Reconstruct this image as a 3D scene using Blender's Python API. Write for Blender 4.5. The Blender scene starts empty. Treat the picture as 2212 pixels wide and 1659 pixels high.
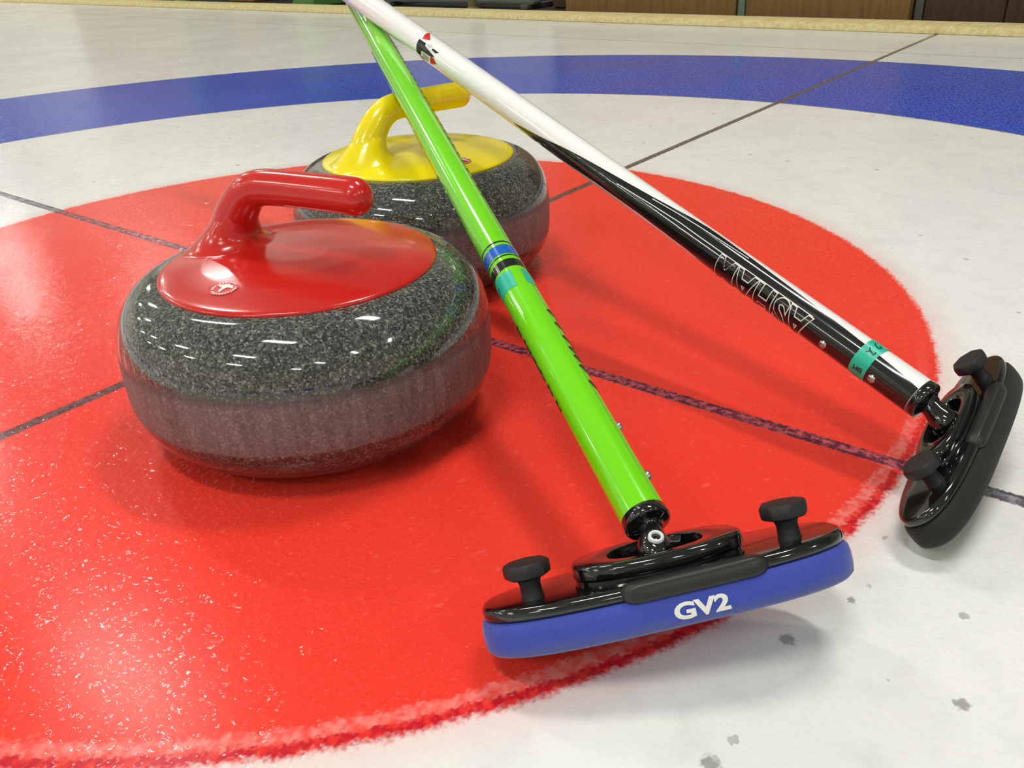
import bpy, bmesh, math, random
from mathutils import Vector, Matrix, Euler
from mathutils.bvhtree import BVHTree

random.seed(4)
PI = math.pi
S = bpy.context.scene
COL = S.collection
S.view_settings.view_transform = 'Standard'
S.view_settings.look = 'None'
S.view_settings.exposure = 0.0
S.view_settings.gamma = 1.0
S.cycles.use_denoising = True
S.cycles.max_bounces = 4
S.cycles.diffuse_bounces = 2
S.cycles.glossy_bounces = 3
S.cycles.use_adaptive_sampling = True
S.cycles.adaptive_threshold = .07
S.cycles.adaptive_min_samples = 16
S.cycles.sample_clamp_indirect = 6.0
S.cycles.caustics_reflective = False
S.cycles.caustics_refractive = False


def lin(r, g, b):
    f = lambda c: (c / 255 / 12.92) if c / 255 <= .04045 else ((c / 255 + .055) / 1.055) ** 2.4
    return (f(r), f(g), f(b), 1.0)


# ------------------------------------------------------------------ node helper
class N:
    def __init__(self, name):
        self.m = bpy.data.materials.new(name)
        self.m.use_nodes = True
        self.t = self.m.node_tree
        self.b = self.t.nodes['Principled BSDF']

    def node(self, kind, **kw):
        n = self.t.nodes.new(kind)
        for k, v in kw.items():
            setattr(n, k, v)
        return n

    def put(self, sock, v):
        if isinstance(v, bpy.types.NodeSocket):
            self.t.links.new(v, sock)
        else:
            sock.default_value = v

    def math(self, op, a, b=0.0, c=0.0, clamp=False):
        n = self.node('ShaderNodeMath', operation=op, use_clamp=clamp)
        for i, v in enumerate((a, b, c)):
            self.put(n.inputs[i], v)
        return n.outputs[0]

    def sstep(self, e0, e1, x):
        n = self.node('ShaderNodeMapRange', interpolation_type='SMOOTHSTEP')
        self.put(n.inputs[0], x)
        n.inputs[1].default_value = e0
        n.inputs[2].default_value = e1
        n.inputs[3].default_value = 0
        n.inputs[4].default_value = 1
        return n.outputs[0]

    def down(self, e0, e1, x):
        return self.math('SUBTRACT', 1.0, self.sstep(e0, e1, x))

    def band(self, a, b, soft, x):
        return self.math('MULTIPLY', self.sstep(a - soft, a + soft, x), self.down(b - soft, b + soft, x))

    def mix(self, f, a, b, blend='MIX'):
        n = self.node('ShaderNodeMix', data_type='RGBA', blend_type=blend)
        self.put(n.inputs[0], f)
        self.put(n.inputs[6], a)
        self.put(n.inputs[7], b)
        return n.outputs[2]

    def coords(self, kind='Object', scale=None):
        o = self.node('ShaderNodeTexCoord').outputs[kind]
        if scale:
            mp = self.node('ShaderNodeMapping')
            self.t.links.new(o, mp.inputs[0])
            mp.inputs[3].default_value = scale
            o = mp.outputs[0]
        return o

    def noise(self, vec, scale, detail=2.0, rough=.5):
        n = self.node('ShaderNodeTexNoise')
        self.t.links.new(vec, n.inputs['Vector'])
        n.inputs['Scale'].default_value = scale
        n.inputs['Detail'].default_value = detail
        n.inputs['Roughness'].default_value = rough
        return n.outputs['Fac']

    def voro(self, vec, scale, out='Distance', rnd=1.0):
        n = self.node('ShaderNodeTexVoronoi')
        self.t.links.new(vec, n.inputs['Vector'])
        n.inputs['Scale'].default_value = scale
        n.inputs['Randomness'].default_value = rnd
        return n.outputs[out]

    def xyz(self, vec):
        n = self.node('ShaderNodeSeparateXYZ')
        self.t.links.new(vec, n.inputs[0])
        return n.outputs

    def bump(self, h, dist, strength=1.0):
        n = self.node('ShaderNodeBump')
        self.put(n.inputs['Height'], h)
        n.inputs['Distance'].default_value = dist
        n.inputs['Strength'].default_value = strength
        return n.outputs[0]

    def set(self, **kw):
        for k, v in kw.items():
            self.put(self.b.inputs[k.replace('_', ' ')], v)
        return self.m


def plain(name, col, rough=.5, metal=0.0, coat=0.0, spec=.5, var=.12, scale=60.0, bump=0.0):
    m = N(name)
    v = m.coords()
    n = m.noise(v, scale, 3)
    dark = tuple(c * (1 - var) for c in col[:3]) + (1,)
    light = tuple(min(1, c * (1 + var)) for c in col[:3]) + (1,)
    m.set(Base_Color=m.mix(n, dark, light), Roughness=rough, Metallic=metal, Coat_Weight=coat, Coat_Roughness=.05, Specular_IOR_Level=spec)
    if bump:
        m.set(Normal=m.bump(m.noise(v, scale * 4, 2), bump))
    return m.m


# ------------------------------------------------------------------ materials
def mat_ice():
    m = N('ice_house')
    v = m.coords()
    x, y, z = m.xyz(v)
    r = m.math('SQRT', m.math('ADD', m.math('MULTIPLY', x, x), m.math('MULTIPLY', y, y)))
    nA = m.math('SUBTRACT', m.noise(v, 70, 2), .5)
    nB = m.math('SUBTRACT', m.noise(v, 330, 1), .5)
    nC = m.noise(v, 160, 1)
    nL = m.noise(v, 5, 2)
    rr = m.math('ADD', r, m.math('ADD', m.math('MULTIPLY', nA, .008), m.math('MULTIPLY', nB, .008)))
    rf = m.math('ADD', r, m.math('MULTIPLY', nB, .006))
    # which side of the house looks to the camera: scribed double edge there
    ca = m.math('ADD', m.math('MULTIPLY', x, -.626), m.math('MULTIPLY', y, -.780))
    near = m.sstep(.45, .85, m.math('DIVIDE', ca, m.math('MAXIMUM', r, .01)))
    white = m.mix(nL, lin(232, 233, 229), lin(247, 247, 243))
    mott = m.noise(v, 26, 2, .6)
    white = m.mix(m.math('MULTIPLY', m.sstep(.45, .75, mott), .30), white, lin(212, 213, 212))
    # dirt specks
    cell = m.node('ShaderNodeTexVoronoi')
    m.t.links.new(m.node('ShaderNodeTexCoord').outputs['Object'], cell.inputs['Vector'])
    cell.voronoi_dimensions = '2D'
    cell.inputs['Scale'].default_value = 15
    cc = m.xyz(cell.outputs['Color'])
    size = m.math('MULTIPLY', m.math('ADD', m.math('POWER', cc[1], 3.0), .26), .050)
    dd = m.math('ADD', cell.outputs['Distance'], m.math('MULTIPLY', nB, .06))
    speck = m.math('MULTIPLY', m.math('LESS_THAN', dd, size), m.math('GREATER_THAN', cc[0], .55))
    white = m.mix(m.math('MULTIPLY', speck, m.math('ADD', m.math('MULTIPLY', nC, .5), .15)), white, lin(92, 92, 90))
    for (su, sw, sr) in ((-.209, -.605, .0048), (-.201, -.693, .0042), (-.306, -.607, .0050), (-.158, -.623, .0028)):
        ddx = m.math('SUBTRACT', x, su)
        ddy = m.math('SUBTRACT', y, sw)
        q = m.math('SQRT', m.math('ADD', m.math('MULTIPLY', ddx, ddx), m.math('MULTIPLY', ddy, ddy)))
        white = m.mix(m.math('MULTIPLY', m.down(sr * .5, sr * 1.2, m.math('ADD', q, m.math('MULTIPLY', nB, .006))), .6), white, lin(84, 82, 80))
    # pink glow of the paint through the ice near its edge
    glow = m.math('MULTIPLY', m.down(.60, .645, rr), .40)
    white = m.mix(glow, white, lin(245, 165, 160))
    # blue ring
    blue = m.mix(nL, lin(0, 64, 188), lin(4, 80, 204))
    blue = m.mix(m.math('MULTIPLY', m.sstep(.6, .8, nC), .12), blue, lin(120, 140, 200))
    c = m.mix(m.band(1.219, 1.829, .0025, rf), white, blue)
    c = m.mix(m.math('MULTIPLY', m.band(1.2135, 1.2205, .001, rf), .75), c, lin(60, 48, 92))
    # ridge line next to the side board
    rid = m.math('SUBTRACT', x, m.math('MULTIPLY', m.math('ABSOLUTE', m.math('SUBTRACT', y, 1.3)), .012))
    c = m.mix(m.math('MULTIPLY', m.band(1.968, 1.980, .003, rid), .35), c, lin(120, 122, 120))
    c = m.mix(m.math('MULTIPLY', m.sstep(1.98, 2.4, x), .12), c, lin(190, 195, 205))
    # red disc
    red = m.mix(nL, lin(243, 56, 42), lin(251, 71, 55))
    frost = m.sstep(.62, .80, m.noise(v, 95, 2, .65))
    red = m.mix(m.math('MULTIPLY', frost, .30), red, lin(255, 140, 130))
    red = m.mix(m.math('MULTIPLY', m.sstep(.16, .24, nB), .20), red, lin(255, 150, 140))
    pale = m.math('MULTIPLY', m.band(.5925, .6015, .002, rr), near)
    red = m.mix(m.math('MULTIPLY', pale, m.math('ADD', m.math('MULTIPLY', m.sstep(.3, .7, nC), .40), .12)), red, lin(248, 170, 162))
    dark = m.math('MULTIPLY', m.band(.6015, .6115, .002, rr), near)
    blot = m.sstep(.34, .58, nC)
    red = m.mix(m.math('MULTIPLY', dark, m.math('ADD', m.math('MULTIPLY', blot, .6), .25)), red, lin(196, 18, 44))
    c = m.mix(m.down(.606, .6135, rr), c, red)
    # frozen-in lines
    inred = m.down(.606, .6135, rr)
    lw = m.math('MULTIPLY', nB, .004)
    au = m.math('ADD', m.math('ABSOLUTE', x), lw)          # runs along the sheet
    aw = m.math('ADD', m.math('ABSOLUTE', y), lw)          # tee line
    blotch = m.sstep(.40, .60, m.noise(v, 150, 3, .7))
    edge = m.math('MAXIMUM', m.math('MULTIPLY', m.band(.0030, .0062, .0008, au), .55), 0.0)
    body = m.down(.0058, .0074, au)
    lcol = m.mix(inred, m.mix(blotch, lin(150, 150, 160), lin(78, 74, 88)), m.mix(blotch, lin(196, 96, 104), lin(74, 28, 58)))
    lcol = m.mix(m.math('MULTIPLY', edge, m.math('ADD', m.math('MULTIPLY', m.sstep(.42, .58, m.math('ADD', nA, .5)), 1.1), .45), clamp=True), lcol, lin(44, 28, 56))
    c = m.mix(m.math('MULTIPLY', body, .92), c, lcol)
    body2 = m.down(.0056, .0070, aw)
    lcol2 = m.mix(blotch, lin(104, 92, 92), lin(56, 46, 48))
    lcol2 = m.mix(m.math('MULTIPLY', inred, .25), lcol2, lin(110, 30, 40))
    c = m.mix(m.math('MULTIPLY', body2, .93), c, lcol2)
    # pebbled, wet skin
    h = m.noise(v, 70, 2)
    peb = m.sstep(.48, .70, m.noise(v, 200, 1.0, .5))
    m.set(Base_Color=c, Roughness=m.math('ADD', m.math('MULTIPLY', nL, .10), .17), IOR=1.31, Specular_IOR_Level=.25,
          Coat_Weight=.46, Coat_Roughness=.035, Coat_IOR=1.31, Coat_Normal=m.bump(m.math('ADD', m.math('MULTIPLY', nB, .12), m.math('ADD', peb, m.math('MULTIPLY', h, .8))), .0021))
    return m.m


def mat_granite():
    m = N('granite')
    v = m.coords()
    x, y, z = m.xyz(v)
    vn = m.node('ShaderNodeTexVoronoi')
    m.t.links.new(m.node('ShaderNodeTexCoord').outputs['Object'], vn.inputs['Vector'])
    vn.inputs['Scale'].default_value = 760
    g = m.xyz(vn.outputs['Color'])[0]
    big = m.noise(v, 330, 3, .6)
    k = m.math('ADD', m.math('MULTIPLY', g, .62), m.math('MULTIPLY', big, .46))
    ramp = m.node('ShaderNodeValToRGB')
    m.t.links.new(k, ramp.inputs[0])
    e = ramp.color_ramp.elements
    e[0].position = .22
    e[0].color = lin(38, 42, 40)
    e[1].position = .88
    e[1].color = lin(150, 151, 140)
    for p, cl in ((.42, lin(60, 65, 61)), (.60, lin(80, 85, 80)), (.76, lin(104, 108, 101))):
        q = e.new(p)
        q.color = cl
    polished = ramp.outputs[0]
    ang = m.math('ARCTAN2', y, x)
    cmb = m.node('ShaderNodeCombineXYZ')
    m.put(cmb.inputs[0], m.math('MULTIPLY', ang, 9.0))
    m.put(cmb.inputs[2], m.math('MULTIPLY', z, 9.0))
    streak = m.noise(cmb.outputs[0], 2.6, 4, .6)
    matte = m.mix(.52, polished, m.mix(m.sstep(.2, .85, streak), lin(104, 96, 97), lin(156, 144, 144)))
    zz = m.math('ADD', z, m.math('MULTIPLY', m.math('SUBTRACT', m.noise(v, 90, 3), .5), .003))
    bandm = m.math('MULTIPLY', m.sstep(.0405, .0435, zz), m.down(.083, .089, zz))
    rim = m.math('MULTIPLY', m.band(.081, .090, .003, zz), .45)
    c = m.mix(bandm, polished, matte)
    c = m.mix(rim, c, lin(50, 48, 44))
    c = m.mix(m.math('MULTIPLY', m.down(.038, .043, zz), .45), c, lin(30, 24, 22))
    rough = m.math('ADD', m.math('MULTIPLY', bandm, .38), .07)
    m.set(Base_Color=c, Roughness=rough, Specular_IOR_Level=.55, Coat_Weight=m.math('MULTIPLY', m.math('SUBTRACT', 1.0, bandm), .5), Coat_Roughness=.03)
    return m.m


def mat_wood(name, a, b, sx=(3, 60, 60), rough=.65):
    m = N(name)
    v = m.coords(scale=sx)
    n = m.noise(v, 3.0, 5, .65)
    n2 = m.noise(v, 11.0, 3, .6)
    c = m.mix(m.sstep(.3, .7, n), a, b)
    c = m.mix(m.math('MULTIPLY', m.sstep(.55, .8, n2), .35), c, tuple(q * .6 for q in a[:3]) + (1,))
    m.set(Base_Color=c, Roughness=rough, Normal=m.bump(n2, .002))
    return m.m


def mat_fabric(name, col, worn, sheen=.35):
    m = N(name)
    v = m.coords()
    x, y, z = m.xyz(v)
    w = m.math('ADD', m.math('SINE', m.math('MULTIPLY', m.math('ADD', x, z), 5200)), m.math('SINE', m.math('MULTIPLY', m.math('SUBTRACT', x, z), 5200)))
    n = m.noise(v, 45, 4, .6)
    c = m.mix(n, col, tuple(min(1, q * 1.25) for q in col[:3]) + (1,))
    dirt = m.math('MULTIPLY', m.down(.000, .009, m.math('ADD', z, m.math('MULTIPLY', m.math('SUBTRACT', n, .5), .008))), .65)
    c = m.mix(dirt, c, worn)
    m.set(Base_Color=c, Roughness=.72, Sheen_Weight=sheen, Sheen_Roughness=.4, Normal=m.bump(w, .00004))
    return m.m


ICE = mat_ice()
GRAN = mat_granite()
RED = plain('red_handle_plastic', lin(204, 34, 26), .20, coat=.3, var=.05, scale=15)
YEL = plain('yellow_handle_plastic', lin(250, 230, 6), .22, coat=.3, var=.05, scale=15)
GRN = plain('lime_green_lacquer', lin(120, 226, 10), .14, coat=.6, var=.03, scale=8)
WHT = plain('white_lacquer', lin(253, 253, 250), .14, coat=.6, var=.02, scale=8)
BLKG = plain('gloss_black', (.006, .006, .006, 1), .10, coat=.6, spec=.6)
BLKP = plain('gloss_black_print', (.007, .007, .008, 1), .14, coat=.6)
BLKM = plain('matte_black_rubber', (.010, .010, .010, 1), .55)
BLKR = plain('dark_grey_rubber', (.018, .018, .017, 1), .38, var=.3)
INK = plain('black_ink', (.006, .007, .004, 1), .3)
WINK = plain('white_ink', lin(236, 236, 226), .35, var=.05)
GREYP = plain('grey_print', lin(214, 214, 218), .3, var=.04)
OLIVE = plain('grey_green_print', lin(170, 186, 160), .3, var=.04)
REDP = plain('red_print', lin(214, 36, 32), .3, var=.04)
BLUEP = plain('blue_band_print', lin(10, 100, 205), .16, coat=.5, var=.03)
TEAL = plain('teal_tape', lin(34, 190, 158), .35, var=.06)
METAL = plain('steel', (.55, .54, .52, 1), .28, metal=1.0, var=.15)
PINW = plain('pale_pin', lin(226, 228, 226), .3, var=.05)
BLUEF = mat_fabric('blue_pad_fabric', lin(52, 70, 164), lin(94, 104, 146))
BLACKF = mat_fabric('black_pad_fabric', lin(19, 20, 18), lin(38, 39, 36), .08)
PINE = mat_wood('pale_pine', lin(236, 226, 168), lin(216, 194, 132), (1.2, 26, 26))
CRATE = mat_wood('tan_plywood', lin(120, 88, 44), lin(142, 106, 58), (18, 18, 1.2))
DKWOOD = mat_wood('dark_brown_wood', lin(62, 42, 22), lin(78, 54, 30), (18, 18, 1.2))
TRIMG = plain('grey_teal_paint', lin(104, 130, 116), .5)
GREENP = plain('green_paint', lin(96, 146, 80), .5)
DKFLOOR = plain('dark_concrete', lin(40, 38, 32), .8, scale=8, var=.3)
GREYM = plain('dull_grey_metal', lin(92, 94, 86), .5, metal=.2, var=.2)
OLIVEM = plain('khaki_post_paint', lin(112, 104, 66), .55)
WALLM = plain('dim_wall_paint', lin(206, 202, 190), .85, scale=3)
CEILM = plain('ceiling_panels', lin(190, 190, 184), .85, scale=3)


# ------------------------------------------------------------------ object helpers
def link(name, bm, mat, parent=None, smooth=True, matrix=None, sharp=None):
    me = bpy.data.meshes.new(name)
    bmesh.ops.recalc_face_normals(bm, faces=bm.faces)
    bm.to_mesh(me)
    bm.free()
    if smooth:
        for p in me.polygons:
            p.use_smooth = True
        if sharp:
            me.set_sharp_from_angle(angle=math.radians(sharp))
    me.materials.append(mat)
    o = bpy.data.objects.new(name, me)
    COL.objects.link(o)
    if parent:
        o.parent = parent
    if matrix is not None:
        o.matrix_local = matrix
    return o


def tag(o, label=None, cat=None, group=None, kind=None):
    for k, v in (('label', label), ('category', cat), ('group', group), ('kind', kind)):
        if v:
            o[k] = v
    return o


def empty(name, loc, rz=0.0):
    o = bpy.data.objects.new(name, None)
    o.empty_display_size = .05
    COL.objects.link(o)
    o.location = loc
    o.rotation_euler = (0, 0, rz)
    return o


def rings_bm(rings, cap0=True, cap1=True):
    """skin closed rings (lists of 3D points of equal count)"""
    bm = bmesh.new()
    vs = [[bm.verts.new(p) for p in r] for r in rings]
    n = len(rings[0])
    for a, b in zip(vs, vs[1:]):
        for i in range(n):
            bm.faces.new((a[i], a[(i + 1) % n], b[(i + 1) % n], b[i]))
    if cap0:
        bm.faces.new(vs[0][::-1])
    if cap1:
        bm.faces.new(vs[-1])
    return bm


def lathe(prof, n=96, cap0=True, cap1=True):
    return rings_bm([[(r * math.cos(2 * PI * i / n), r * math.sin(2 * PI * i / n), z) for i in range(n)] for r, z in prof], cap0, cap1)


def box_bm(bm, x0, x1, y0, y1, z0, z1):
    vs = [bm.verts.new((x, y, z)) for z in (z0, z1) for x, y in ((x0, y0), (x1, y0), (x1, y1), (x0, y1))]
    for f in ((3, 2, 1, 0), (4, 5, 6, 7), (0, 1, 5, 4), (1, 2, 6, 5), (2, 3, 7, 6), (3, 0, 4, 7)):
        bm.faces.new([vs[i] for i in f])
    return bm


def box(x0, x1, y0, y1, z0, z1, bev=0.0):
    bm = box_bm(bmesh.new(), x0, x1, y0, y1, z0, z1)
    if bev:
        bmesh.ops.bevel(bm, geom=list(bm.edges), offset=bev, segments=2, affect='EDGES', profile=.7)
    return bm


# ------------------------------------------------------------------ setting
CX, CY, HA = -.1929, .8952, .88862          # centre of the house, heading of the tee line
HOUSE = Matrix.Translation((CX, CY, 0)) @ Matrix.Rotation(HA, 4, 'Z')


def set_house(o):
    o.matrix_world = HOUSE
    return o


bm = bmesh.new()
nx = 1
fl = [bm.verts.new(p) for p in ((-9.5, -10, 0), (2.43, -10, 0), (2.43, 15, 0), (-9.5, 15, 0))]
bm.faces.new(fl)
tag(set_house(link('floor', bm, ICE, smooth=False)), 'white curling ice painted with a blue ring and a red disc', kind='structure')
bm = bmesh.new()
fl = [bm.verts.new(p) for p in ((2.40, -10, -.002), (5.6, -10, -.002), (5.6, 15, -.002), (2.40, 15, -.002))]
bm.faces.new(fl)
tag(set_house(link('floor_walkway', bm, DKFLOOR, smooth=False)), 'dark walkway floor beyond the side board', kind='structure')
for nm, c in (('wall_back', (5.6, 5.7, -10.1, 15.1, -.05, 4.1)), ('wall_front', (-9.6, -9.5, -10.1, 15.1, -.05, 4.1)),
              ('wall_left', (-9.6, 5.7, 15, 15.1, -.05, 4.1)), ('wall_right', (-9.6, 5.7, -10.1, -10, -.05, 4.1))):
    tag(set_house(link(nm, box(*c), WALLM, smooth=False)), kind='structure')
tag(set_house(link('ceiling', box(-9.6, 5.7, -10.1, 15.1, 4.02, 4.1), CEILM, smooth=False)), kind='structure')

# the side board, a long flat plank
b = set_house(link('side_board', box(2.405, 2.545, -6, 13, .0005, .0225, .003), PINE, smooth=True, sharp=30))
tag(b, 'long pale pine plank lying along the far edge of the ice', 'board')


# ------------------------------------------------------------------ background beyond the board
def house_empty(name, u, w, label, cat, group=None):
    e = empty(name, (0, 0, 0))
    e.matrix_world = HOUSE @ Matrix.Translation((u, w, 0))
    tag(e, label, cat, group)
    return e


def cupboard(w0, w1, u, depth, h, body_mat, label, trim=None, group=None, split=None):
    e = house_empty('wooden_cupboard', u, w0, label, 'cupboard', group)
    L = w1 - w0
    link('carcass', box(.012, depth, 0, L, 0, h, .003), body_mat, e, sharp=30)
    edges = [0] + ([split] if split else []) + [L]
    for a, c in zip(edges, edges[1:]):
        link('front_panel', box(0, .0118, a + .003, c - .003, .004, h - .01, .002), body_mat, e, sharp=30)
    if trim:
        link('edge_strip', box(-.004, .06, L + .0005, L + .026, 0, h - .005, .003), trim, e, sharp=30)
    return e


cupboard(.775, 1.545, 2.68, .5, 1.05, CRATE, 'tan plywood cupboard front behind the board, left of the grey-green strip')
cupboard(.160, .742, 2.68, .5, 1.05, CRATE, 'tan plywood cupboard front directly right of the grey-green strip', TRIMG)
cupboard(-.62, .125, 2.70, .5, 1.0, DKWOOD, 'dark brown cupboard at the far right behind the board', GREYM, split=.50)
cupboard(1.60, 1.74, 2.86, .42, .9, DKWOOD, 'narrow dark brown cupboard left of the tan plywood fronts')
cupboard(3.30, 4.30, 2.95, .5, .9, DKWOOD, 'long dark brown cupboard at left behind the green crate', split=.45)
cupboard(4.56, 5.9, 2.80, .5, .9, CRATE, 'tan plywood cupboard at the far left behind the board', split=.62)

c = house_empty('storage_crate', 2.66, 3.12, 'light green crate on the floor behind the board, left of the crossing brooms', 'crate')
link('shell', box(0, .3, 0, .165, 0, .26, .006), GREENP, c, sharp=30)
link('lid', box(-.006, .306, -.006, .171, .2602, .28, .004), GREENP, c, sharp=30)
c = house_empty('storage_crate', 2.80, 3.80, 'small tan crate on the floor in front of the long dark cupboard', 'crate')
link('shell', box(0, .12, 0, .24, 0, .22, .004), CRATE, c, sharp=30)
link('lid', box(-.004, .124, -.004, .244, .2202, .235, .003), CRATE, c, sharp=30)


def post(u, w, r, h, mat, label, base=.0):
    e = house_empty('upright_post', u, w, label, 'post')
    link('shaft', lathe([(r, .0), (r, h)], 24), mat, e, sharp=40)
    link('foot_flange', lathe([(r * 1.7, 0), (r * 1.7, .004), (r * 1.15, .010), (r * 1.05, .012)], 24), mat, e, sharp=40)
    return e


post(2.70, 4.385, .030, .9, GREENP, 'green upright post at left behind the board')
post(2.72, 3.345, .009, .9, GREENP, 'thin green upright rod beside the light green crate')
post(2.72, 2.09, .020, .9, OLIVEM, 'khaki upright post standing on the dark floor right of the brooms')

rk = house_empty('floor_rack', 2.75, 1.80, 'low grey metal rack of flat bars on the dark floor behind the brooms', 'rack')
for (u0, u1, w0, w1, z0, z1) in ((.05, .11, 0, .95, .018, .030), (.26, .33, 0, 1.1, .018, .030), (.46, .52, 0, 1.2, .018, .030)):
    link('flat_bar', box(u0, u1, w0, w1, z0, z1, .002), GREYM, rk, sharp=30)
for w in (.02, .88):
    link('cross_bar', box(.03, .54, w, w + .04, .0, .0178, .002), GREYM, rk, sharp=30)
for (u, w) in ((.20, .44), (.40, .62)):
    link('upright_pipe', lathe([(.018, .0), (.018, .5)], 20), GREYM, rk, matrix=Matrix.Translation((u, w, 0)), sharp=40)


# ------------------------------------------------------------------ curling stones
def stone_profile():
    R, r0, n, zc, zu, zt, rt, mm = .1442, .070, 2.49, .0575, .071, .129, .102, 2.3
    p = [(.058, .006), (.060, .002), (.063, .0), (.0675, 0.0)]
    K = 22
    for i in range(1, K + 1):
        t = PI / 2 * i / K
        p.append((r0 + (R - r0) * math.sin(t) ** (2 / n), zc - zc * math.cos(t) ** (2 / n)))
    for i in range(K + 1):
        t = PI / 2 * i / K
        p.append((rt + (R - rt) * math.cos(t) ** (2 / mm), zu + (zt - zu) * math.sin(t) ** (2 / mm)))
    p += [(.095, .1288), (.05, .1286)]
    return p


def handle_mesh():
    plate = [(.100, .1262), (.1045, .1268), (.1062, .1285), (.1060, .1302), (.1046, .1315), (.100, .1326), (.090, .1343), (.072, .1366),
             (.050, .1383), (.025, .1391), (.004, .1392)]
    bm = lathe(plate, 128)
    path = [(-.0690, .1300, .0168), (-.0672, .1400, .0168), (-.0640, .1490, .0168), (-.0595, .1570, .0165),
            (-.0535, .1655, .0160), (-.0460, .1745, .0150), (-.0365, .1818, .0143), (-.0250, .1855, .0139), (-.0060, .1866, .0137),
            (.0190, .1867, .0136), (.0440, .1866, .0138), (.0600, .1863, .0139)]
    # dense resample of the path, then sweep
    pts = []
    for i in range(len(path) - 1):
        p0, p1, p2, p3 = (path[max(i - 1, 0)], path[i], path[i + 1], path[min(i + 2, len(path) - 1)])
        for k in range(6):
            t = k / 6
            pts.append(tuple(.5 * ((2 * b_) + (c_ - a_) * t + (2 * a_ - 5 * b_ + 4 * c_ - d_) * t * t + (3 * b_ - a_ - 3 * c_ + d_) * t ** 3)
                             for a_, b_, c_, d_ in zip(p0, p1, p2, p3)))
    pts.append(path[-1])
    ex, ez, er = path[-1]
    for k in range(1, 9):
        a = PI / 2 * k / 8.3
        pts.append((ex + er * math.sin(a), ez, er * math.cos(a)))
    n = 40
    rings = []
    for i, (x, z, r) in enumerate(pts):
        a, c = pts[max(i - 1, 0)], pts[min(i + 1, len(pts) - 1)]
        tx, tz = c[0] - a[0], c[1] - a[1]
        if i == 0:
            tx, tz = 0, 1
        L = math.hypot(tx, tz) or 1
        tx, tz = tx / L, tz / L
        sy = .96 if x > -.03 else 1.0
        rings.append([(x + (-tz) * r * math.cos(q), r * sy * math.sin(q), z + tx * r * math.cos(q)) for q in [2 * PI * j / n for j in range(n)]])
    tube = rings_bm(rings)
    flare = [(.1300, -.0600, .0450), (.1335, -.0620, .0412), (.1350, -.0635, .0374), (.1370, -.0650, .0336), (.1395, -.0660, .0300), (.1425, -.0664, .0268),
             (.1460, -.0655, .0240), (.1500, -.0635, .0215), (.1545, -.0610, .0195), (.1590, -.0580, .0176)]
    fb = rings_bm([[(cx + r * math.cos(2 * PI * j / 64), r * math.sin(2 * PI * j / 64), z) for j in range(64)] for z, cx, r in flare])
    tmp = bpy.data.meshes.new('t')
    bmesh.ops.recalc_face_normals(fb, faces=fb.faces)
    fb.to_mesh(tmp)
    fb.free()
    bm.from_mesh(tmp)
    bmesh.ops.recalc_face_normals(tube, faces=tube.faces)
    tube.to_mesh(tmp)
    tube.free()
    bm.from_mesh(tmp)
    bpy.data.meshes.remove(tmp)
    bmesh.ops.recalc_face_normals(bm, faces=bm.faces)
    me = bpy.data.meshes.new('h')
    bm.to_mesh(me)
    bm.free()
    o = bpy.data.objects.new('h', me)
    COL.objects.link(o)
    md = o.modifiers.new('r', 'REMESH')
    md.mode = 'VOXEL'
    md.voxel_size = .00105
    sm = o.modifiers.new('s', 'SMOOTH')
    sm.factor = .5
    sm.iterations = 22
    dg = bpy.context.evaluated_depsgraph_get()
    out = bpy.data.meshes.new_from_object(o.evaluated_get(dg))
    bpy.data.objects.remove(o)
    for p in out.polygons:
        p.use_smooth = True
    return out


HMESH = handle_mesh()
_bm = bmesh.new()
_bm.from_mesh(HMESH)
HBVH = BVHTree.FromBMesh(_bm)
_bm.free()


def fine(bm, maxlen):
    for _ in range(7):
        es = [e for e in bm.edges if e.calc_length() > maxlen]
        if not es:
            break
        bmesh.ops.subdivide_edges(bm, edges=es, cuts=1)
        bmesh.ops.triangulate(bm, faces=bm.faces)
    return bm


def poly2d(bm, pts):
    vs = [bm.verts.new((x, y, 0)) for x, y in pts]
    f = bm.faces.new(vs)
    return f


def drop_on_handle(bm, cx, cy, ang, off):
    for v in bm.verts:
        x, y = v.co.x, v.co.y
        X = cx + x * math.cos(ang) - y * math.sin(ang)
        Y = cy + x * math.sin(ang) + y * math.cos(ang)
        h = HBVH.ray_cast(Vector((X, Y, .3)), Vector((0, 0, -1)))
        v.co = h[0] + h[1] * off
    return bm


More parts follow.
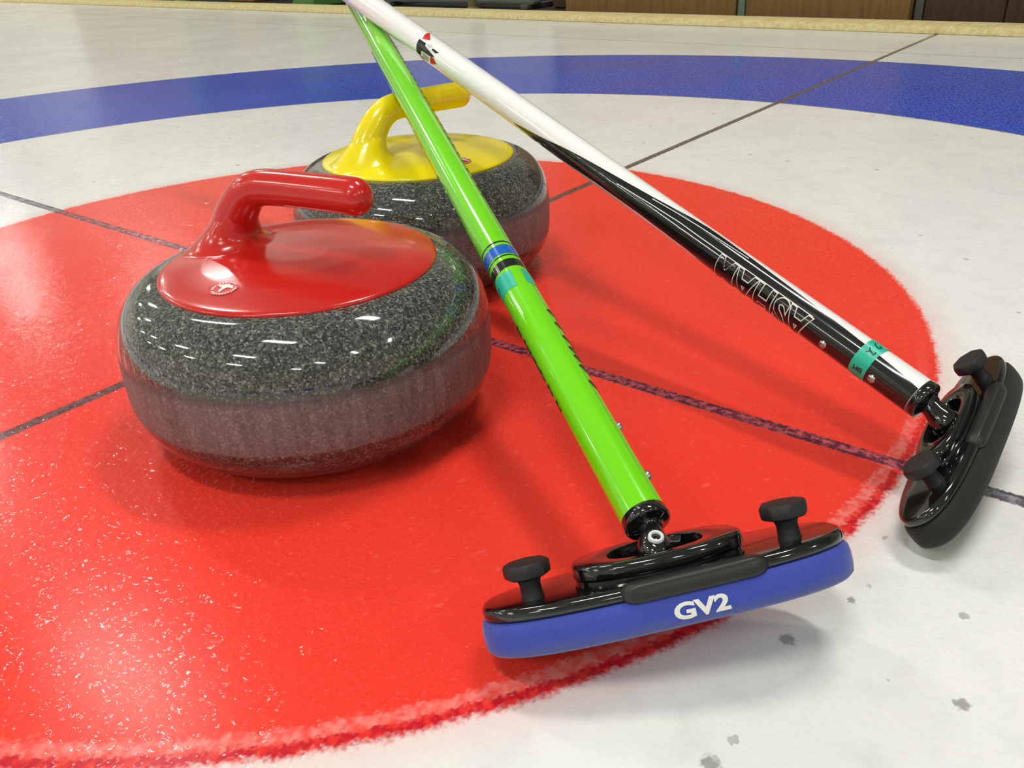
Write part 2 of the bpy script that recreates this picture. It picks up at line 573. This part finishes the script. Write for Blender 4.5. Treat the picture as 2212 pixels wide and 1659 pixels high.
def add_emblem(handle, ang, cx):
    R = .0102
    cy = -.0775
    bm = bmesh.new()
    poly2d(bm, [(R * math.cos(2 * PI * i / 40), R * math.sin(2 * PI * i / 40)) for i in range(40)])
    bmesh.ops.triangulate(bm, faces=bm.faces)
    fine(bm, .004)
    badge = link('emblem', drop_on_handle(bm, cx, cy, ang, .0003), REDP, handle)
    bm = bmesh.new()
    fig = [(-.39, .62), (.0, .58), (.36, .52), (.44, .28), (.64, .06), (.58, -.36), (.36, -.10), (.13, .0), (-.08, -.18), (-.31, -.46), (-.42, -.24), (-.14, .2), (-.36, .40)]
    poly2d(bm, [(x * R, y * R) for x, y in fig])
    bmesh.ops.triangulate(bm, faces=bm.faces)
    fine(bm, .003)
    link('emblem_figure', drop_on_handle(bm, cx, cy, ang, .0006), WINK, badge)
    bm = bmesh.new()
    for i in range(26):
        if i in (0, 13):
            continue
        a = 2 * PI * i / 26
        da = .075 if i % 3 else .09
        pts = [(.74, a - da), (.93, a - da * .8), (.93, a + da * .8), (.74, a + da)]
        if i % 4 == 1:
            pts = [(.74, a - da), (.93, a - da * .3), (.93, a + da * .3), (.74, a + da)]
        poly2d(bm, [(R * r * math.cos(t), R * r * math.sin(t)) for r, t in pts])
    link('emblem_lettering', drop_on_handle(bm, cx, cy, ang, .0006), WINK, badge)


def make_stone(x, y, rz, hmat, label, eang, ex):
    root = empty('curling_stone', (x, y, 0), rz)
    tag(root, label, 'curling stone', 'curling stones on the red disc')
    body = link('granite_body', lathe(stone_profile(), 160), GRAN, root)
    me = HMESH.copy()
    me.materials.append(hmat)
    h = bpy.data.objects.new('handle', me)
    COL.objects.link(h)
    h.parent = root
    add_emblem(h, eang, ex)
    return root


make_stone(-.1593, .6394, math.radians(-27.6), RED, 'grey granite curling stone with a red handle, nearest on the red disc', math.radians(40), -.004)
make_stone(-.0920, .9697, math.radians(37.2), YEL, 'grey granite curling stone with a yellow handle, behind the crossing brooms', math.radians(-20), .004)


# ------------------------------------------------------------------ brooms
SR = .0134
SL = 1.13


def outline(n=96, hl=.1025, hw=.0375, inset=0.0):
    out = []
    for i in range(n):
        t = 2 * PI * i / n
        c, s = math.cos(t), math.sin(t)
        out.append(((hl - inset) * math.copysign(abs(c) ** .62, c), (hw - inset) * math.copysign(abs(s) ** .80, s)))
    return out


def front_y(x, hl=.1025, hw=.0375):
    """front (-y) edge of the pad outline at x"""
    c = min(1.0, abs(x) / hl) ** (1 / .62)
    s = math.sqrt(max(0.0, 1 - c * c))
    return -hw * s ** .80


def wrap(bm, off=.00025):
    """(t along the shaft, arc angle * SR) -> onto the shaft"""
    for v in bm.verts:
        t, a = v.co.x, v.co.y / SR
        r = SR + off
        v.co = Vector((r * math.cos(a), r * math.sin(a), t))
    return bm


D2R = PI / 180


def patch(name, parent, mat, pts, off=.00025):
    """pts: (t, degrees)"""
    bm = bmesh.new()
    poly2d(bm, [(t, p * D2R * SR) for t, p in pts])
    bmesh.ops.triangulate(bm, faces=bm.faces)
    fine(bm, .004)
    return link(name, wrap(bm, off), mat, parent)


def strokes(name, parent, mat, lines, width, off=.0004):
    bm = bmesh.new()
    for pts in lines:
        P = [Vector((t, p * D2R * SR)) for t, p in pts]
        # resample
        Q = []
        for a, c in zip(P, P[1:]):
            k = max(1, int((c - a).length / .0015))
            Q += [a + (c - a) * i / k for i in range(k)]
        Q.append(P[-1])
        L, Rr = [], []
        for i, q in enumerate(Q):
            d = (Q[min(i + 1, len(Q) - 1)] - Q[max(i - 1, 0)])
            d = d.normalized() if d.length else Vector((1, 0))
            nrm = Vector((-d.y, d.x)) * width / 2
            L.append(bm.verts.new((q.x + nrm.x, q.y + nrm.y, 0)))
            Rr.append(bm.verts.new((q.x - nrm.x, q.y - nrm.y, 0)))
        for i in range(len(Q) - 1):
            bm.faces.new((L[i], L[i + 1], Rr[i + 1], Rr[i]))
    return link(name, wrap(bm, off), mat, parent)


def text_bm(txt, w, h, offset=0.0, space=1.0):
    """flat text mesh fitted to a w x h box (offset in letter units thickens)"""
    cu = bpy.data.curves.new('txt', 'FONT')
    cu.body = txt
    cu.size = 1
    cu.offset = offset
    cu.space_character = space
    cu.resolution_u = 4
    o = bpy.data.objects.new('txt', cu)
    COL.objects.link(o)
    dg = bpy.context.evaluated_depsgraph_get()
    me = bpy.data.meshes.new_from_object(o.evaluated_get(dg))
    bpy.data.objects.remove(o)
    bm = bmesh.new()
    bm.from_mesh(me)
    bpy.data.meshes.remove(me)
    return bm


def fit(bm, ref, x0, x1, y0, y1):
    a0, a1, b0, b1 = ref
    for v in bm.verts:
        v.co.x = x0 + (v.co.x - a0) / (a1 - a0) * (x1 - x0)
        v.co.y = y0 + (v.co.y - b0) / (b1 - b0) * (y1 - y0)
        v.co.z = 0
    bmesh.ops.triangulate(bm, faces=bm.faces)
    return bm


def bounds(bm):
    xs = [v.co.x for v in bm.verts]
    ys = [v.co.y for v in bm.verts]
    return min(xs), max(xs), min(ys), max(ys)


def ring_band(name, parent, mat, t0, t1, off):
    n = 64
    bm = rings_bm([[((SR + off) * math.cos(2 * PI * i / n), (SR + off) * math.sin(2 * PI * i / n), t) for i in range(n)] for t in (t0, t1)], False, False)
    return link(name, bm, mat, parent)


def screw(parent, t, deg, mat):
    a = deg * D2R
    bm = lathe([(.0032, -.0012), (.0032, .0004), (.0029, .0012), (.0021, .0018), (.0013, .0020), (.0012, .0010), (.0003, .0009)], 20)
    ax = Vector((math.cos(a), math.sin(a), 0))
    M = Matrix.Translation(ax * SR + Vector((0, 0, t))) @ ax.to_track_quat('Z', 'Y').to_matrix().to_4x4()
    return link('screw', bm, mat, parent, matrix=M, sharp=50)


def shaft_frame(E, d):
    d = d.normalized()
    e1 = (Vector((0, 0, 1)) - d * d.z).normalized()
    e2 = d.cross(e1)
    M = Matrix((e1, e2, d)).transposed().to_4x4()
    M.translation = E
    return M


def make_broom(label, E, d, shaft_mat, hloc, hrot, hs, pad_mat, kx, pin_ang, hw=.0375):
    E, d = Vector(E), Vector(d).normalized()
    base = Vector((hloc[0], hloc[1], 0))
    root = empty('curling_broom', base)
    tag(root, label, 'curling broom', 'brooms crossed over the stones')
    inv = Matrix.Translation(-base)
    MS = inv @ shaft_frame(E, d)
    shaft = link('shaft', lathe([(SR * .9, .0), (SR, .0006), (SR, SL - .004), (SR * .93, SL), (SR * .4, SL + .002)], 72), shaft_mat, root, matrix=MS, sharp=40)
    link('ferrule', lathe([(.0064, -.0110), (.0070, -.0090), (.0090, -.0074), (.0118, -.0066), (.0133, -.0058), (.0137, -.0045), (.0137, .0001), (.012, .0005)], 56), BLKG, root, matrix=MS)
    MH = inv @ (Matrix.Translation(hloc) @ Euler(hrot, 'XYZ').to_matrix().to_4x4() @ Matrix.Scale(hs, 4))
    J = (Matrix.Translation(base) @ MH) @ Vector((0, 0, .034))
    dj = (E - d * .006) - J
    L = dj.length
    MJ = inv @ (Matrix.Translation(J) @ dj.to_track_quat('Z', 'X').to_matrix().to_4x4())
    neck = link('swivel_joint', lathe([(.002, -.0095), (.0065, -.0070), (.0092, -.0020), (.0092, .0030), (.0078, .0085), (.0064, L - .002), (.0066, L)], 48), BLKG, root, matrix=MJ)
    pa = Vector((math.cos(pin_ang), math.sin(pin_ang), 0))
    PM = Matrix.Translation(pa * .0082 + Vector((0, 0, .0015))) @ pa.to_track_quat('Z', 'Y').to_matrix().to_4x4()
    pin = link('pivot_pin', lathe([(.0024, .0002), (.0025, .0018), (.0029, .0024), (.0037, .0024), (.0043, .0016), (.0044, -.003)], 32, False, False), PINW, neck, matrix=PM)
    link('pin_bore', lathe([(.0026, -.001), (.0026, .0008)], 24), BLKM, pin)
    # pad
    lv = [(.0065, 0.0), (.0028, .0006), (.0006, .0028), (0.0, .0070), (0.0, .0130), (.0006, .0165), (.0022, .0187), (.0060, .0196)]
    pad = link('brush_pad', rings_bm([[(x, y, z) for x, y in outline(hw=hw, inset=i)] for i, z in lv]), pad_mat, root, matrix=MH)
    # plate
    lv = [(.0040, .0185), (.0026, .0196), (.0020, .0220), (.0022, .0245), (.0034, .0260), (.0054, .0264)]
    plate = link('head_plate', rings_bm([[(x, y, z) for x, y in outline(hw=hw, inset=i)] for i, z in lv]), BLKG, root, matrix=MH, sharp=60)
    # raised boss with an oval well for the joint

    def ell(a, c, z, n=72, e=.85):
        o = []
        for i in range(n):
            t = 2 * PI * i / n
            q, s = math.cos(t), math.sin(t)
            o.append((a * math.copysign(abs(q) ** e, q), c * math.copysign(abs(s) ** e, s), z))
        return o
    kb = (hw - .010) / .0275
    rb = [ell(a, c * kb, z) for a, c, z in ((.0465, .0275, .0262), (.0465, .0275, .0288), (.0455, .0265, .0293), (.0475, .0275, .0300), (.0478, .0277, .0345), (.0472, .0272, .0362),
          (.0455, .0258, .0372), (.0285, .0190, .0374), (.0268, .0178, .0368), (.0258, .0170, .0285))]
    link('boss', rings_bm(rb), BLKG, plate, sharp=60)
    # rubber clip on part of the front rim
    x0, x1 = -.026, .051
    k = 26
    rr = []
    for i in range(k + 1):
        x = x0 + (x1 - x0) * i / k
        endk = min(i, k - i)
        sc = [.45, .8, .95][endk] if endk < 3 else 1.0
        y = front_y(x, hw=hw)
        cy, cz = y + .0046, .0226
        hx, hz = .0060 * sc, .0054 * sc
        pts = []
        for q in range(20):
            t = 2 * PI * q / 20
            c_, s_ = math.cos(t), math.sin(t)
            pts.append((x, cy + hx * math.copysign(abs(c_) ** .45, c_), cz + hz * math.copysign(abs(s_) ** .45, s_)))
        rr.append(pts)
    link('rim_clip', rings_bm(rr), BLKR, plate)
    # knobs
    for sx in (-1, 1):
        n = 8
        prof = [(.0066, .0262), (.0060, .0285), (.0057, .0340), (.0066, .0368), (.0088, .0382)]
        rings = [[(r * math.cos(2 * PI * i / 32), r * math.sin(2 * PI * i / 32), z) for i in range(32)] for r, z in prof]
        hd = []
        for r, z in ((.0112, .0383), (.0126, .0392), (.0130, .0412), (.0130, .0450), (.0120, .0464), (.0100, .0466)):
            ring = []
            for i in range(32):
                a = 2 * PI * i / 32
                seg = PI / 4
                q = (a % seg) - seg / 2
                rad = r * (math.cos(seg / 2) / math.cos(q)) ** .9
                ring.append((rad * math.cos(a), rad * math.sin(a), z))
            hd.append(ring)
        link('clamp_knob', rings_bm(rings + hd), BLKM, root, matrix=MH @ Matrix.Translation((sx * kx, -.010 * hw / .0375, 0)), sharp=35)
    return root, shaft, pad, MS


# ---- green broom
G_E, G_D = (.06998, .38899, .0600), (-.28232, .92573, .25162)
groot, gs, gpad, _ = make_broom('lime green curling broom with a blue pad, lying across the yellow-handled stone', G_E, G_D, GRN,
                                (.0785, .3493, .0268), (-.5086, -.1650, .0798), .9718, BLUEF, .071, 0.0)
ring_band('black_ring', gs, BLKP, .2668, .2684, .0002)
ring_band('blue_band', gs, BLUEP, .2515, .2632, .0002)
ring_band('black_ring', gs, BLKP, .2483, .2497, .0002)
ring_band('black_band', gs, BLKP, .2345, .2440, .0002)
patch('tape_piece', gs, TEAL, [(.2300, -15), (.2105, -18), (.2125, -60), (.2140, -120), (.2320, -120), (.2325, -70)])
patch('tape_piece', gs, TEAL, [(.2300, 18), (.2120, 16), (.2120, 75), (.2300, 75)])
strokes('tape_writing', gs, INK, [[(.226, -88), (.223, -84)], [(.2235, -96), (.2215, -90), (.2225, -84)], [(.221, -100), (.2195, -92)]], .0008)
left, right = [], []
for t in (.180, .164, .152, .142, .131, .116, .101):
    left.append([(t + .0012, -93), (t + .003, -110), (t + .004, -150)])
    left.append([(t - .004, -99), (t - .0012, -120), (t + .001, -150)])
for t in (.180, .165, .150, .138, .129, .119, .103):
    right.append([(t, 33), (t - .004, 46), (t - .005, 80)])
for i in range(24):
    t = .345 + i * .0150
    right.append([(t, 41), (t - .004, 54), (t - .005, 90)])
    left.append([(t + .004 * (i % 2), -97 - 6 * (i % 2)), (t - .001, -120), (t - .002, -150)])
for lines in (left[:14], right[:7], left[14:], right[7:]):
    strokes('side_lettering', gs, INK, lines, .0032)
screw(gs, .0650, 68, METAL)
screw(gs, .0235, 68, METAL)

# GV2 on the front face of the pad
ref = text_bm('GV2', 1, 1, .04)
bb = bounds(ref)
ref = fit(ref, bb, -.0020, .0270, .0046, .0136)
fine(ref, .003)
pb = bmesh.new()
pb.from_mesh(gpad.data)
PBVH = BVHTree.FromBMesh(pb)
pb.free()
for v in ref.verts:
    h = PBVH.ray_cast(Vector((v.co.x, -.1, v.co.y)), Vector((0, 1, 0)))
    v.co = h[0] + Vector((0, -.0003, 0))
link('pad_lettering', ref, WINK, gpad)

# ---- white broom
W_E, W_D = (.27523, .50711, .0600), (-.56376, .77248, .29231)
wroot, ws, wpad, _ = make_broom('white and black curling broom with a black pad, lying over the green broom', W_E, W_D, WHT,
                                (.3052, .4782, .0285), (-.7500, -.1940, .9114), .90, BLACKF, .064, PI, .0265)
up = [(.446, -112), (.432, -102), (.398, -84), (.372, -68), (.350, -58), (.328, -50), (.290, -37), (.262, -26), (.240, -14), (.222, -2), (.205, 6), (.185, 6), (.160, 2), (.123, -5),
      (.085, -13), (.048, -21), (.020, -30), (.0008, -39)]
lo = [(.0008, -215), (.06, -205), (.12, -195), (.16, -170), (.185, -136), (.21, -116), (.265, -110), (.324, -112), (.360, -122), (.390, -130), (.412, -128), (.436, -118)]
patch('black_panel', ws, BLKP, up + lo, .0002)
strokes('pin_stripe', ws, WINK, [[(.300, -62), (.2600, -52), (.2256, -46), (.2067, -47), (.1505, -46), (.0889, -46)], [(.262, -34), (.240, -26), (.211, -18), (.178, -12), (.160, -9)]], .0007, .0005)
big = text_bm('ASHAM', 1, 1, .052, 1.10)
bb = bounds(big)
fit(big, bb, .0868, .1790, 0, 1)
inner = text_bm('ASHAM', 1, 1, .022, 1.10)
fit(inner, bb, .0868, .1790, 0, 1)
for tb, nm, mt, of in ((big, 'lettering_outline', WINK, .0005), (inner, 'lettering', BLKP, .0008)):
    for v in tb.verts:
        v.co.y = -(46 + v.co.y * 110) * D2R * SR
    fine(tb, .003)
    link(nm, wrap(tb, of), mt, ws)
ring_band('tape', ws, TEAL, .0350, .0480, .0004)
strokes('tape_writing', ws, INK, [
    [(.0441, -21.0), (.0421, -29.3), (.0399, -32.8), (.0380, -36.8), (.0382, -23.9)], [(.0441, -40.3), (.0422, -33.8), (.0421, -29.3)],
    [(.0444, 6.4), (.0432, -1.3), (.0408, -6.5), (.0392, -5.7), (.0386, 3.1), (.0407, 7.8)],
    [(.0448, -88.2), (.0443, -101.7), (.0450, -106.6)], [(.0444, -100.3), (.0421, -97.4)], [(.0420, -87.3), (.0419, -104.2)],
    [(.0407, -89.5), (.0383, -88.2), (.0383, -103.8), (.0408, -103.9), (.0407, -89.5)], [(.0407, -96.3), (.0382, -96.2)], [(.0442, -123.2), (.0410, -131.5)]], .0008, .0006)
screw(ws, .0718, -99, METAL)
screw(ws, .0294, -96, METAL)
# emblem on the white part
patch('emblem_red', ws, REDP, [(0.6200, 14), (0.6190, -12), (0.6154, -42), (0.6102, -34), (0.6051, -26), (0.6125, -6)])
patch('emblem_red', ws, REDP, [(0.5915, -86), (0.5858, -80), (0.5797, -98), (0.5923, -122)])
patch('emblem_red', ws, REDP, [(0.6140, -118), (0.6080, -112), (0.6065, -130), (0.6120, -140)])
patch('emblem_black', ws, INK, [(0.6188, -49), (0.6061, -48.5), (0.6054, -59.6), (0.6098, -63), (0.6086, -78), (0.6068, -74), (0.5852, -74), (0.5895, -84), (0.6086, -87), (0.6106, -112), (0.6162, -115), (0.6185, -100), (0.6192, -70)])
patch('emblem_black', ws, INK, [(0.5928, -49), (0.5810, -49.5), (0.5858, -60), (0.5931, -57)])
patch('emblem_grey', ws, GREYP, [(0.6043, -46), (0.5969, -37), (0.5950, -52), (0.6030, -56)])
patch('emblem_grey', ws, OLIVE, [(0.6065, -90), (0.5940, -90), (0.5970, -122), (0.6060, -122)])

# ------------------------------------------------------------------ ceiling lamps (rows of tubes over the sheets)
ROWS = {-6.6: (1.25, -1.6, -4.65, -7.6), -.5: (1.25, -1.6, -4.65, -7.6), 3.9: (1.0, -4.9, -7.8), 8.2: (4.25, 1.6, -1.3, -4.65, -7.6), 12.4: (4.25, 1.25, -1.6, -4.65, -7.6)}
for w, us in ROWS.items():
    for u in us:
        li = bpy.data.lights.new('ceiling_lamp', 'AREA')
        li.shape = 'RECTANGLE'
        li.size = .20
        li.size_y = 1.2
        li.energy = 55
        li.color = (1.0, .985, .94)
        lo_ = bpy.data.objects.new('ceiling_lamp', li)
        COL.objects.link(lo_)
        lo_.matrix_world = HOUSE @ Matrix.Translation((u, w, 3.97))

wd = bpy.data.worlds.new('world')
wd.use_nodes = True
wd.node_tree.nodes['Background'].inputs[0].default_value = (.8, .82, .85, 1)
wd.node_tree.nodes['Background'].inputs[1].default_value = .3
S.world = wd

# ------------------------------------------------------------------ camera
cam = bpy.data.cameras.new('camera')
cam.sensor_fit = 'HORIZONTAL'
cam.sensor_width = 36
cam.lens = 36 * 1871.23 / 2212
cam.clip_start = .01
co = bpy.data.objects.new('camera', cam)
COL.objects.link(co)
right = Vector((.99891279, -.02200824, -.04109582))
up_ = Vector((.0466179, .47158528, .88058736))
fwd = Vector((0, .88154578, -.47209855))
M = Matrix((right, up_, -fwd)).transposed().to_4x4()
M.translation = (0, 0, .35594)
co.matrix_world = M
S.camera = co
